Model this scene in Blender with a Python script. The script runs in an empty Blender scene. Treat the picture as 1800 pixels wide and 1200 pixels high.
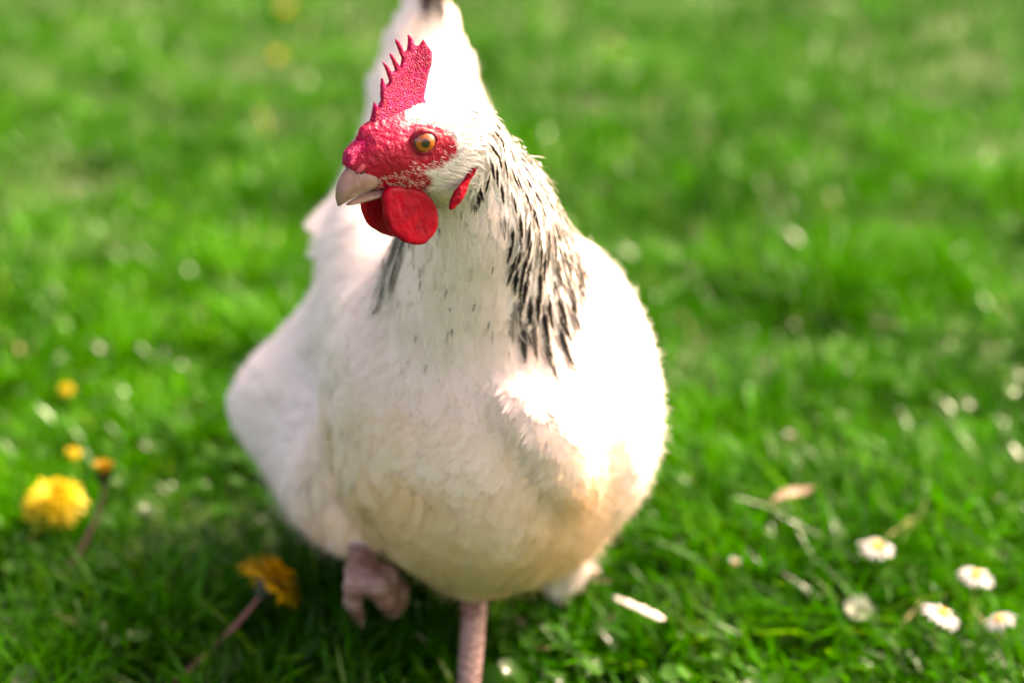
import bpy, math, random
import numpy as np
from mathutils import Vector

rng = np.random.default_rng(7)
random.seed(7)
SC = bpy.context.scene
COL = SC.collection

# ------------------------------------------------------------------ camera
CAM_H, PITCH, LENS = 0.5716, 20.0, 60.0
cam = bpy.data.cameras.new('camera'); camo = bpy.data.objects.new('camera', cam)
COL.objects.link(camo); SC.camera = camo
camo.location = (0, 0, CAM_H)
camo.rotation_euler = (math.radians(90 - PITCH), 0, 0)
cam.lens = LENS; cam.sensor_width = 36.0
cam.clip_start = 0.02; cam.clip_end = 500
cam.dof.use_dof = True; cam.dof.focus_distance = 0.838
cam.dof.aperture_fstop = 3.1; cam.dof.aperture_blades = 0

# ------------------------------------------------------------------ world + sun
SUN = Vector((0.64, 0.36, 0.68)).normalized()
el = math.asin(SUN.z); az = math.atan2(SUN.x, SUN.y)
w = bpy.data.worlds.new('World'); SC.world = w; w.use_nodes = True
nt = w.node_tree
bg = nt.nodes['Background']
sky = nt.nodes.new('ShaderNodeTexSky'); sky.sky_type = 'NISHITA'; sky.sun_disc = False
sky.sun_elevation = el; sky.sun_rotation = az
sky.air_density = 0.35; sky.dust_density = 5.0; sky.ozone_density = 0.0
nt.links.new(sky.outputs[0], bg.inputs[0]); bg.inputs[1].default_value = 0.15
sl = bpy.data.lights.new('sun', 'SUN'); so = bpy.data.objects.new('sun', sl); COL.objects.link(so)
sl.energy = 2.05; sl.angle = math.radians(0.53); sl.color = (1.0, 0.94, 0.85)
so.location = SUN * 5; so.rotation_euler = (-SUN).to_track_quat('-Z', 'Y').to_euler()
SC.view_settings.view_transform = 'Standard'; SC.view_settings.look = 'None'
SC.view_settings.use_white_balance = True; SC.view_settings.white_balance_temperature = 8700; SC.view_settings.white_balance_tint = 21
SC.view_settings.exposure = 2.52; SC.view_settings.gamma = 1.0
SC.cycles.use_denoising = True
SC.cycles.max_bounces = 8
SC.cycles.transparent_max_bounces = 8

# ------------------------------------------------------------------ helpers
def nrm(a):
    a = np.asarray(a, float)
    return a / (np.linalg.norm(a, axis=-1, keepdims=True) + 1e-12)

_t = math.radians(PITCH)
FW = np.array([0, math.cos(_t), -math.sin(_t)]); UPV = np.array([0, math.sin(_t), math.cos(_t)])
CAMP = np.array([0, 0, CAM_H])

def P(px, py, Y):
    "world point seen at (px, py) of the 1800 px photograph, Y metres in front"
    d = FW + np.array([1., 0, 0]) * (px - 900) / 3000 + UPV * (600 - py) / 3000
    return CAMP + d * Y / d[1]

def PZ(px, py, z):
    "the same at height z"
    d = FW + np.array([1., 0, 0]) * (px - 900) / 3000 + UPV * (600 - py) / 3000
    return CAMP + d * (z - CAM_H) / d[2]

def smooth(a, b, x):
    t = np.clip((x - a) / (b - a), 0, 1); return t * t * (3 - 2 * t)

_perm = rng.permutation(512)
_val = rng.random(512)
def vnoise(p, scale):
    "smooth value noise 0..1"
    q = np.asarray(p, float) * scale
    i = np.floor(q).astype(int); f = q - i; f = f * f * (3 - 2 * f)
    out = 0
    for dx in (0, 1):
        for dy in (0, 1):
            for dz in (0, 1):
                h = _perm[(i[..., 0] + dx) & 511]
                h = _perm[(h + i[..., 1] + dy) & 511]
                h = _perm[(h + i[..., 2] + dz) & 511]
                wgt = (f[..., 0] if dx else 1 - f[..., 0]) * (f[..., 1] if dy else 1 - f[..., 1]) * (f[..., 2] if dz else 1 - f[..., 2])
                out = out + wgt * _val[h]
    return out

def mesh_np(name, V, loops, starts, col=None, normals=None, smooth_=True, attrs=None):
    me = bpy.data.meshes.new(name)
    V = np.asarray(V, np.float32)
    loops = np.asarray(loops, np.int32).ravel(); starts = np.asarray(starts, np.int32)
    me.vertices.add(len(V)); me.vertices.foreach_set('co', V.ravel())
    me.loops.add(len(loops)); me.loops.foreach_set('vertex_index', loops)
    me.polygons.add(len(starts)); me.polygons.foreach_set('loop_start', starts)
    me.update(calc_edges=True)
    if smooth_:
        me.polygons.foreach_set('use_smooth', np.ones(len(starts), bool))
    if col is not None:
        a = me.color_attributes.new('col', 'FLOAT_COLOR', 'POINT')
        c = np.ones((len(V), 4), np.float32); c[:, :3] = col
        a.data.foreach_set('color', c.ravel())
    for k, v in (attrs or {}).items():
        a = me.attributes.new(k, 'FLOAT', 'POINT'); a.data.foreach_set('value', np.asarray(v, np.float32))
    if normals is not None:
        me.normals_split_custom_set_from_vertices(np.asarray(normals, np.float32))
    me.update()
    return me

def quads(Q):
    Q = np.asarray(Q, np.int32); return Q.ravel(), np.arange(len(Q)) * 4

def add(name, me, mat, parent=None, label=None, cat=None, group=None, kind=None):
    o = bpy.data.objects.new(name, me); COL.objects.link(o)
    if me is not None and mat is not None: me.materials.append(mat)
    if parent is not None:
        o.parent = parent
        o.matrix_parent_inverse = parent.matrix_basis.inverted()
    for k, v in (('label', label), ('category', cat), ('group', group), ('kind', kind)):
        if v: o[k] = v
    return o

def empty(name, loc, label, cat, group=None):
    o = bpy.data.objects.new(name, None); COL.objects.link(o); o.location = Vector(loc)
    o.empty_display_size = 0.02
    o['label'] = label; o['category'] = cat
    if group: o['group'] = group
    return o

# ---- materials
def newmat(name):
    m = bpy.data.materials.new(name); m.use_nodes = True
    n = m.node_tree.nodes; l = m.node_tree.links
    return m, n, l, n['Principled BSDF'], n['Material Output']

def attr_node(n, name='col'):
    a = n.new('ShaderNodeAttribute'); a.attribute_name = name; return a

def feather_mat(name, trans=0.22, rough=0.85):
    m, n, l, b, out = newmat(name)
    a = attr_node(n)
    b.inputs['Roughness'].default_value = rough
    b.inputs['Specular IOR Level'].default_value = 0.10
    l.new(a.outputs['Color'], b.inputs['Base Color'])
    tr = n.new('ShaderNodeBsdfTranslucent'); l.new(a.outputs['Color'], tr.inputs['Color'])
    mx = n.new('ShaderNodeMixShader'); mx.inputs[0].default_value = trans
    l.new(b.outputs[0], mx.inputs[1]); l.new(tr.outputs[0], mx.inputs[2]); l.new(mx.outputs[0], out.inputs[0])
    return m

def add_bump(m, scale, dist, strength=1.0, kind='noise', detail=3):
    n = m.node_tree.nodes; l = m.node_tree.links; b = n['Principled BSDF']
    tc = n.new('ShaderNodeTexCoord')
    if kind == 'noise':
        t = n.new('ShaderNodeTexNoise'); t.inputs['Detail'].default_value = detail; o = 0
    else:
        t = n.new('ShaderNodeTexVoronoi'); o = 0
    t.inputs['Scale'].default_value = scale
    l.new(tc.outputs['Object'], t.inputs['Vector'])
    bp = n.new('ShaderNodeBump'); bp.inputs['Distance'].default_value = dist; bp.inputs['Strength'].default_value = strength
    if kind != 'noise': bp.invert = True
    l.new(t.outputs[o], bp.inputs['Height']); l.new(bp.outputs[0], b.inputs['Normal'])
    return t

# ------------------------------------------------------------------ surface nets
def surface_nets(fn, lo, hi, vox, newton=2, chunk=None):
    lo = np.array(lo, float); hi = np.array(hi, float)
    n = np.ceil((hi - lo) / vox).astype(int) + 1
    ax = [lo[i] + vox * np.arange(n[i]) for i in range(3)]
    F = np.empty(n, np.float32)
    YY, ZZ = np.meshgrid(ax[1], ax[2], indexing='ij')
    for i0 in range(0, n[0], 24):
        xs = ax[0][i0:i0 + 24]
        G = np.empty((len(xs),) + YY.shape + (3,), np.float32)
        G[..., 0] = xs[:, None, None]; G[..., 1] = YY; G[..., 2] = ZZ
        F[i0:i0 + 24] = fn(G)
    S = F < 0
    c = np.zeros(np.array(n) - 1, np.int8)
    for dx in (0, 1):
        for dy in (0, 1):
            for dz in (0, 1):
                c += S[dx:n[0] - 1 + dx, dy:n[1] - 1 + dy, dz:n[2] - 1 + dz]
    act = (c > 0) & (c < 8)
    I = np.argwhere(act)
    idx = -np.ones(act.shape, np.int64); idx[act] = np.arange(len(I))
    acc = np.zeros((len(I), 3)); cnt = np.zeros(len(I))
    cor = [(a, b, d) for a in (0, 1) for b in (0, 1) for d in (0, 1)]
    for a in range(8):
        for b in range(a + 1, 8):
            ca, cb = np.array(cor[a]), np.array(cor[b])
            if np.abs(ca - cb).sum() != 1: continue
            fa = F[I[:, 0] + ca[0], I[:, 1] + ca[1], I[:, 2] + ca[2]]
            fb = F[I[:, 0] + cb[0], I[:, 1] + cb[1], I[:, 2] + cb[2]]
            m = (fa < 0) != (fb < 0)
            t = np.where(m, fa / np.where(m, fa - fb, 1), 0)
            p = I + ca + t[:, None] * (cb - ca)
            acc[m] += p[m]; cnt[m] += 1
    V = lo + vox * acc / cnt[:, None]
    Q = []
    for axis in range(3):
        sl0 = [slice(None)] * 3; sl1 = [slice(None)] * 3
        sl0[axis] = slice(0, -1); sl1[axis] = slice(1, None)
        A = S[tuple(sl0)]; B = S[tuple(sl1)]
        E = np.argwhere(A != B)
        o1, o2 = [(1, 2), (2, 0), (0, 1)][axis]
        ok = (E[:, o1] > 0) & (E[:, o2] > 0) & (E[:, o1] < n[o1] - 1) & (E[:, o2] < n[o2] - 1)
        E = E[ok]
        ins = A[E[:, 0], E[:, 1], E[:, 2]]
        def cell(d1, d2):
            e = E.copy(); e[:, o1] -= d1; e[:, o2] -= d2
            return idx[e[:, 0], e[:, 1], e[:, 2]]
        q = np.stack([cell(1, 1), cell(0, 1), cell(0, 0), cell(1, 0)], 1)
        q[~ins] = q[~ins][:, ::-1]
        Q.append(q)
    Q = np.concatenate(Q); Q = Q[(Q >= 0).all(1)]
    for _ in range(newton):
        d = fn(V); g = grad(fn, V)
        V = V - np.clip(d, -vox, vox)[:, None] * g
    return V, Q

def grad(fn, p, e=6e-4):
    g = np.stack([fn(p + np.array(d) * e) - fn(p - np.array(d) * e) for d in ((1., 0, 0), (0, 1., 0), (0, 0, 1.))], -1)
    return nrm(g)

def ell(p, c, r, R=None):
    q = p - np.asarray(c, p.dtype)
    if R is not None: q = q @ np.asarray(R, p.dtype).T
    r = np.asarray(r, p.dtype)
    k0 = np.sqrt(((q / r) ** 2).sum(-1)); k1 = np.sqrt(((q / (r * r)) ** 2).sum(-1)) + 1e-9
    return k0 * (k0 - 1) / k1

def cone(p, a, b, ra, rb):
    a = np.asarray(a, p.dtype); b = np.asarray(b, p.dtype); ba = b - a
    q = p - a
    h = np.clip((q @ ba) / (ba @ ba), 0, 1)
    return np.sqrt(((q - h[..., None] * ba) ** 2).sum(-1)) - (ra + (rb - ra) * h)

def smin(a, b, k):
    h = np.maximum(k - np.abs(a - b), 0) / k
    return np.minimum(a, b) - h * h * k * 0.25

# ------------------------------------------------------------------ ground sheet
m_ground, n, l, b, out = newmat('soil and short turf')
tc = n.new('ShaderNodeTexCoord'); t = n.new('ShaderNodeTexNoise'); t.inputs['Scale'].default_value = 9; t.inputs['Detail'].default_value = 8
l.new(tc.outputs['Object'], t.inputs['Vector'])
r = n.new('ShaderNodeValToRGB'); r.color_ramp.elements[0].position = .35; r.color_ramp.elements[1].position = .7
r.color_ramp.elements[0].color = (.018, .040, .005, 1); r.color_ramp.elements[1].color = (.035, .090, .006, 1)
l.new(t.outputs[0], r.inputs[0]); l.new(r.outputs[0], b.inputs['Base Color']); b.inputs['Roughness'].default_value = .95
bp = n.new('ShaderNodeBump'); bp.inputs['Distance'].default_value = .02; l.new(t.outputs[0], bp.inputs['Height']); l.new(bp.outputs[0], b.inputs['Normal'])
g = 120
gx = np.concatenate([[-150, -60, -20], np.linspace(-6, 6, g), [20, 60, 150]])
gy = np.concatenate([[-150, -60, -20], np.linspace(-4, 9, g), [25, 70, 200]])
GX, GY = np.meshgrid(gx, gy, indexing='ij')
def ground_z(x, y):
    p = np.stack([x, y, np.zeros_like(x)], -1)
    near = smooth(.25, .6, np.hypot(np.asarray(x) + .02, np.asarray(y) - .95))
    return (vnoise(p, 2.1) - .5) * .03 * near - .004
V = np.stack([GX, GY, ground_z(GX, GY)], -1).reshape(-1, 3)
k = len(gy); ii, jj = np.meshgrid(np.arange(len(gx) - 1), np.arange(k - 1), indexing='ij')
b0 = (ii * k + jj).ravel()
Q = np.stack([b0, b0 + k, b0 + k + 1, b0 + 1], 1)
add('ground', mesh_np('ground', V, *quads(Q)), m_ground, kind='structure')

# ================================================================== THE HEN
HEAD_YAW = nrm([-.78, -.626, 0]); _p = math.radians(-8)
hf = HEAD_YAW * math.cos(_p) + np.array([0, 0, math.sin(_p)])      # towards the beak
hl = np.cross([0, 0, 1.], HEAD_YAW)                                # the hen's left
hu = np.cross(hf, hl)                                              # up
EYE = P(747, 251, .807); HC = EYE - .018 * hl
HR = np.stack([hf, hl, hu])                                        # rows: head axes
def hd(f, l_, u): return HC + (f * hf + l_ * hl + u * hu) * 1e-3   # millimetres in the head's frame
def tohead(p): return ((p - HC) @ HR.T) * 1e3
def px_head(px, py, off=0):
    "where the sight line through a pixel meets the head's plane `off` mm left of its middle (f, u in mm)"
    d = P(px, py, 1.) - CAMP
    t = ((HC + off * 1e-3 * hl - CAMP) @ hl) / (d @ hl)
    q = tohead(CAMP + d * t); return q[0], q[2]

yawb = math.radians(9)
bh = np.array([math.sin(yawb), -math.cos(yawb), 0.])               # the body's heading
bs = np.array([math.cos(yawb), math.sin(yawb), 0.])                # the hen's left
BR = np.stack([bs, -bh, [0, 0, 1.]])                               # local: left, back, up
def tilt(deg):
    a = math.radians(deg); c, s = math.cos(a), math.sin(a)
    return np.array([[1, 0, 0], [0, c, s], [0, -s, c]]) @ BR

BREAST = np.array([-.014, .95, .176])
LIFT_TOP = P(636, 918, .945)
LIFT_ANK = P(636, 1005, .915)
STAND_TOP = P(835, 1030, .915); STAND_FOOT = np.array([-.026, .872, .016])

FOLD = []
def torso(p):
    d = ell(p, BREAST, (.092, .113, .097), tilt(-14))
    d = smin(d, ell(p, (-.040, 1.08, .205), (.078, .135, .082), tilt(8)), .06)
    # rump rising to the tail
    d = smin(d, cone(p, (-.055, 1.15, .245), (-.062, 1.205, .325), .062, .034), .05)
    # neck
    d = smin(d, cone(p, P(846, 570, .925), P(848, 455, .895), .064, .0415), .05)
    d = smin(d, cone(p, P(848, 455, .895), P(852, 365, .868), .0415, .0270), .03)
    d = smin(d, cone(p, P(852, 365, .868), P(828, 262, .846), .0270, .0175), .025)
    # wings lying along the sides
    d = smin(d, ell(p, P(1024, 648, .985), (.033, .108, .063), tilt(10)), .022)
    d = smin(d, ell(p, P(668, 560, 1.05), (.033, .105, .062), tilt(6)), .022)
    # fold of breast feathers in front of the wing
    if FOLD: 
        for a_, b_, ra, rb in FOLD: d = smin(d, cone(p, a_, b_, ra, rb), .010)
    # thigh and flank fluff
    d = smin(d, cone(p, P(612, 592, 1.07), P(517, 708, 1.07), .030, .034), .020)
    d = smin(d, cone(p, P(517, 708, 1.07), P(598, 835, 1.05), .034, .031), .016)
    d = smin(d, ell(p, P(570, 700, 1.11), (.040, .08, .055), tilt(0)), .02)
    d = smin(d, ell(p, P(640, 830, 1.02), (.048, .07, .045), tilt(0)), .035)
    d = smin(d, ell(p, P(945, 850, 1.00), (.036, .06, .040), tilt(0)), .035)
    d = smin(d, ell(p, (-.03, 1.07, .125), (.080, .10, .060), tilt(0)), .04)
    d = smin(d, cone(p, P(972, 945, 1.0), P(992, 1006, 1.0), .022, .010), .02)
    # drumstick of the standing leg
    d = smin(d, cone(p, STAND_TOP + [0.0, .02, .045], STAND_TOP + [0, .006, .012], .035, .014), .02)
    d = smin(d, cone(p, LIFT_TOP + [.01, .03, .03], LIFT_TOP, .030, .014), .02)
    return d

def hit(px, py):
    "where a sight line meets the torso"
    d_ = nrm(P(px, py, 1.) - CAMP); t_ = .5
    for _ in range(80): t_ += .8 * float(torso((CAMP + d_ * t_)[None])[0])
    return CAMP + d_ * t_, d_
_pts = [(h_ + d_ * dep, r_) for (h_, d_), dep, r_ in ((hit(885, 690), .004, .007), (hit(925, 722), .004, .0125), (hit(965, 765), .005, .015), (hit(992, 815), .006, .0155), (hit(996, 850), .011, .013))]
FOLD += [(_pts[i][0], _pts[i + 1][0], _pts[i][1], _pts[i + 1][1]) for i in range(4)]
def skull(p):
    q = tohead(p).astype(p.dtype) * np.asarray(1e-3, p.dtype)
    I3 = None
    d = ell(q, np.array((-.014, 0, -.005)), (.025, .0162, .0158))
    d = smin(d, ell(q, np.array((.004, 0, -.006)), (.022, .0146, .0135)), .010)
    d = smin(d, cone(q, np.array((.010, 0, -.007)), np.array((.0295, 0, -.0068)), .0098, .0052), .008)   # lores to the beak root
    d = smin(d, cone(q, np.array((.006, 0, -.016)), np.array((.024, 0, -.0155)), .0105, .0045), .008)     # jaw
    d = smin(d, ell(q, np.array((-.020, 0, -.016)), (.021, .0175, .019)), .014)                           # cheeks
    d = smin(d, ell(q, np.array((-.020, 0.011, -.007)), (.0085, .0085, .0085)), .006)                     # ear tufts
    d = smin(d, ell(q, np.array((-.020, -0.011, -.007)), (.0085, .0085, .0085)), .006)
    d = smin(d, ell(q, np.array((.006, 0, .008)), (.022, .0045, .006)), .006)                             # root of the comb
    # eye sockets
    for s in (1, -1):
        e = np.sqrt(((q - np.array((.0006, s * .0195, 0), dtype=q.dtype)) ** 2).sum(-1)) - .0062
        d = -smin(-d, e, .003)
    return d

TOES = []   # (points, radii)
def toe(pts, r0, r1): TOES.append((np.array(pts, float), r0, r1))
sf = STAND_FOOT
for ang, ln in ((-38, .055), (-4, .066), (30, .052), (172, .026)):
    a = math.radians(ang + 8)
    d_ = np.array([math.sin(a), -math.cos(a), 0])
    toe([sf + [0, 0, -.004], sf + d_ * ln * .5 + [0, 0, -.0055], sf + d_ * ln + [0, 0, -.0115]], .0058, .0036)
la = LIFT_ANK
# toes of the raised foot, hanging and half closed
toe([la, P(622, 1030, .902), P(620, 1056, .905), P(630, 1080, .918)], .0068, .0042)
toe([la, P(660, 1028, .902), P(680, 1052, .908), P(688, 1070, .926)], .0080, .0058)
toe([la, P(680, 1012, .915), P(700, 1036, .922), P(702, 1060, .938)], .0075, .0055)
toe([la, P(650, 1020, .945), P(662, 1048, .955)], .0050, .0034)

def legs(p):
    d = cone(p, STAND_TOP, STAND_FOOT + [0, 0, .01], .0082, .0068)
    d = smin(d, cone(p, STAND_FOOT + [0, 0, .012], STAND_FOOT, .0068, .0085), .008)
    d = np.minimum(d, smin(cone(p, LIFT_TOP, LIFT_ANK, .0090, .0074), ell(p, LIFT_ANK, (.0095, .0095, .009)), .008))
    for pts, r0, r1 in TOES:
        m = len(pts) - 1
        for i in range(m):
            d = smin(d, cone(p, pts[i], pts[i + 1], r0 + (r1 - r0) * i / m, r0 + (r1 - r0) * (i + 1) / m), .004)
    return d

def hen_sdf(p):
    p = np.asarray(p)
    d = torso(p)
    d = smin(d, skull(p), .018)
    d = smin(d, legs(p), .008)
    return d

def plume_sdf(p):      # the feathered surface without legs
    return smin(torso(p), skull(p), .018)

V, Q = surface_nets(hen_sdf, (-.24, .74, -.004), (.15, 1.30, .44), .003)
BV, BQ = V, Q
BN = grad(hen_sdf, V)

# bare red face, in the head's frame (outline read at 15 mm left of the middle)
FACE = np.array([px_head(x, y, 15) for x, y in
    [(655, 214), (640, 236), (612, 262), (606, 292), (625, 318), (668, 330), (690, 352), (742, 356), (764, 338), (762, 316), (742, 303),
     (772, 290), (792, 268), (793, 240), (776, 222), (744, 217), (716, 232), (703, 246), (690, 262), (686, 240), (692, 218), (712, 190), (690, 190)]])
def inpoly(x, y, poly):
    c = np.zeros(x.shape, bool); n_ = len(poly); j = n_ - 1
    for i in range(n_):
        xi, yi = poly[i]; xj, yj = poly[j]
        c ^= ((yi > y) != (yj > y)) & (x < (xj - xi) * (y - yi) / (yj - yi + 1e-12) + xi)
        j = i
    return c
def polydist(x, y, poly):
    d = np.full(x.shape, 1e9)
    for i in range(len(poly)):
        a = poly[i - 1]; b_ = poly[i]; e = b_ - a
        t = np.clip(((x - a[0]) * e[0] + (y - a[1]) * e[1]) / (e @ e), 0, 1)
        d = np.minimum(d, np.hypot(x - a[0] - t * e[0], y - a[1] - t * e[1]))
    return np.where(inpoly(x, y, poly), -d, d)
FACE2 = np.array([px_head(x, y, 8) for x, y in [(748, 168), (724, 198), (708, 224), (702, 264), (640, 300), (606, 292), (607, 262), (650, 215), (690, 165)]])
def bare(p):
    "signed distance (mm) to the bare face, negative on bare skin"
    q = tohead(p)
    # shift for the nearer/farther surface of the narrowing snout is small
    d = polydist(q[..., 0], q[..., 2], FACE)
    d = np.minimum(d, np.maximum(polydist(q[..., 0], q[..., 2], FACE2), -(q[..., 0] + 14)))
    snout = np.maximum(20 - q[..., 0], np.abs(q[..., 2] + 6) - 16)
    d = np.minimum(d, snout)
    return np.where(np.linalg.norm(q, axis=-1) < 70, d, 60)

bd = bare(BV)
legd = legs(BV); tor = plume_sdf(BV)
wl = smooth(.004, .0, legd) * smooth(.0, .006, tor)
skinn = vnoise(BV, 260)
white = np.array([.80, .77, .71]); red = np.array([.33, .0015, .018]); pink = np.array([.40, .245, .205])
c = np.tile(white, (len(BV), 1))
wr = smooth(1.2, -.6, bd)[:, None]
hq_ = tohead(BV); fore = (smooth(-2, 6, hq_[:, 2]) * smooth(-16, -6, hq_[:, 0]))[:, None]
red = red * (1 - fore) + np.array([.40, .002, .045]) * fore
c = c * (1 - wr) + wr * (red * (0.75 + .5 * skinn[:, None]))
pk = pink * (.85 + .3 * vnoise(BV, 400)[:, None])
foot_shade = (np.linalg.norm(BV - LIFT_ANK, axis=1) < .075)[:, None] * smooth(.35, .6, vnoise(BV, 120))[:, None]  # shade on the raised foot, painted into its skin colour as brown blotches
pk = pk * (1 - foot_shade * np.array([.35, .48, .55]))
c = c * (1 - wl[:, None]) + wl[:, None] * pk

m_body, n, l, b, out = newmat('hen skin')
a = attr_node(n); l.new(a.outputs['Color'], b.inputs['Base Color'])
b.inputs['Specular IOR Level'].default_value = .28; b.inputs['Roughness'].default_value = .38; b.inputs['Subsurface Weight'].default_value = .08
b.inputs['Subsurface Radius'].default_value = (.004, .001, .0008); b.inputs['Subsurface Scale'].default_value = 1
add_bump(m_body, 330, .0018, 1.0, 'noise', 5)

hen = empty('hen', (-.02, .95, 0), 'white hen with black streaked neck and red comb walking towards the viewer', 'hen')
l_, s_ = quads(BQ)
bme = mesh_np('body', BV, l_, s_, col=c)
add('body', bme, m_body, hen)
m_leg, n, l, b, out = newmat('scaly leg skin')
a = attr_node(n); tcx = n.new('ShaderNodeTexCoord')
wv = n.new('ShaderNodeTexWave'); wv.bands_direction = 'Z'; wv.inputs['Scale'].default_value = 62; wv.inputs['Distortion'].default_value = 4.5; wv.inputs['Detail'].default_value = 2; wv.inputs['Detail Scale'].default_value = 4
l.new(tcx.outputs['Object'], wv.inputs['Vector'])
mx = n.new('ShaderNodeMix'); mx.data_type = 'RGBA'; mx.blend_type = 'MULTIPLY'; mx.inputs[0].default_value = .4
rp = n.new('ShaderNodeValToRGB'); rp.color_ramp.elements[0].color = (.55, .40, .36, 1); rp.color_ramp.elements[1].position = .45
l.new(wv.outputs['Fac'], rp.inputs[0]); l.new(a.outputs['Color'], mx.inputs[6]); l.new(rp.outputs[0], mx.inputs[7]); l.new(mx.outputs[2], b.inputs['Base Color'])
bp = n.new('ShaderNodeBump'); bp.inputs['Distance'].default_value = .0012; l.new(wv.outputs['Fac'], bp.inputs['Height']); l.new(bp.outputs[0], b.inputs['Normal'])
b.inputs['Roughness'].default_value = .38
bme.materials.append(m_leg)
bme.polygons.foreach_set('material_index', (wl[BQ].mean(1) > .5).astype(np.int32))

# ------------------------------------------------------------------ feathers
def tri_areas():
    a, b_, c_, d_ = (BV[BQ[:, i]] for i in range(4))
    return .5 * (np.linalg.norm(np.cross(b_ - a, c_ - a), axis=1) + np.linalg.norm(np.cross(c_ - a, d_ - a), axis=1))
AREA = tri_areas()
def sample(n_):
    f = rng.choice(len(BQ), n_, p=AREA / AREA.sum())
    u, v = rng.random((2, n_, 1))
    q = BV[BQ[f]]
    return (q[:, 0] * (1 - u) * (1 - v) + q[:, 1] * u * (1 - v) + q[:, 2] * u * v + q[:, 3] * (1 - u) * v)
def thin(pts, rad):
    "dart throwing with a radius per point"
    keep = []; grid = {}
    cs = rad.max()
    K = np.floor(pts / cs).astype(int)
    for i in range(len(pts)):
        k_ = K[i]; ok = True; pi = pts[i]; ri = rad[i]
        for dx in (-1, 0, 1):
            for dy in (-1, 0, 1):
                for dz in (-1, 0, 1):
                    for j in grid.get((k_[0] + dx, k_[1] + dy, k_[2] + dz), ()):
                        q = pts[j]
                        if (pi[0] - q[0]) ** 2 + (pi[1] - q[1]) ** 2 + (pi[2] - q[2]) ** 2 < ri * ri: ok = False; break
                    if not ok: break
                if not ok: break
            if not ok: break
        if ok:
            grid.setdefault((k_[0], k_[1], k_[2]), []).append(i); keep.append(i)
    return np.array(keep, int)

NECK_LO = P(843, 570, .925); NECK_HI = P(845, 275, .85)
def zones(p):
    q = tohead(p)
    head = smooth(46, 33, np.linalg.norm(q - np.array([4, 0, -5]), axis=-1))
    ax = NECK_HI - NECK_LO; t = ((p - NECK_LO) @ ax) / (ax @ ax)
    dn = np.linalg.norm(p - (NECK_LO + np.clip(t, 0, 1)[..., None] * ax), axis=-1)
    neck = smooth(.08, .30, t) * smooth(.105, .085, dn)
    tail = smooth(1.12, 1.19, p[..., 1]) * smooth(.235, .28, p[..., 2])
    return head, neck, tail, t
TAILDIR = nrm([-.06, .55, .95])
def flow(p, n_):
    head, neck, tail, t = zones(p)
    body = np.array([0, 0, -.62]) - bh * 1.0
    f = np.tile(body, (len(p), 1))
    side = p - (NECK_LO + np.clip(t, 0, 1)[:, None] * (NECK_HI - NECK_LO)); side[:, 2] = 0
    nf = np.array([0., .22, -1.]) + nrm(side) * .15
    f = f * (1 - neck[:, None]) + nf * neck[:, None]
    f = f * (1 - tail[:, None]) + TAILDIR * tail[:, None]
    hfw = -hf * .85 - hu * .45
    f = f * (1 - head[:, None]) + hfw * head[:, None]
    jit = (np.stack([vnoise(p + 3.1, 38), vnoise(p + 7.7, 38), vnoise(p + 11.3, 38)], -1) - .5) * .55
    f = nrm(f) + jit + rng.normal(0, .08, f.shape)
    f = f - n_ * (f * n_).sum(-1, keepdims=True)
    return nrm(f)

NS = 7
def rachis(p, t, L, lo, hi, sag=0.0):
    "spines that follow the skin, lifting from lo to hi"
    R = np.empty((len(p), NS, 3)); N = np.empty_like(R)
    d = plume_sdf(p); n_ = grad(plume_sdf, p); p = p - d[:, None] * n_
    for j in range(NS):
        s = j / (NS - 1)
        off = lo + (hi - lo) * s ** 1.3
        R[:, j] = p + n_ * off[:, None]; N[:, j] = n_
        p = p + t * (L / (NS - 1))[:, None]
        d = plume_sdf(p); n2 = grad(plume_sdf, p)
        p = p - np.maximum(np.clip(d, -.003, .003), -.003)[:, None] * n2
        n_ = nrm(n_ * .4 + n2 * .6)
        t = t + np.array([0, 0, -1.]) * sag
        t = nrm(t - n_ * (t * n_).sum(-1, keepdims=True))
    return R, N

def at_s(R, s):
    "points of R (N,NS,3) at parameter s (N,...) with straight run-out past the tip"
    x = np.clip(s, 0, 1) * (NS - 1); i = np.minimum(x.astype(int), NS - 2); f = (x - i)[..., None]
    idx = np.arange(len(R)).reshape((-1,) + (1,) * (s.ndim - 1))
    p = R[idx, i] * (1 - f) + R[idx, i + 1] * f
    ex = np.maximum(s - 1, 0)[..., None] * (NS - 1)
    return p + ex * (R[idx, NS - 1] - R[idx, NS - 2])

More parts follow.
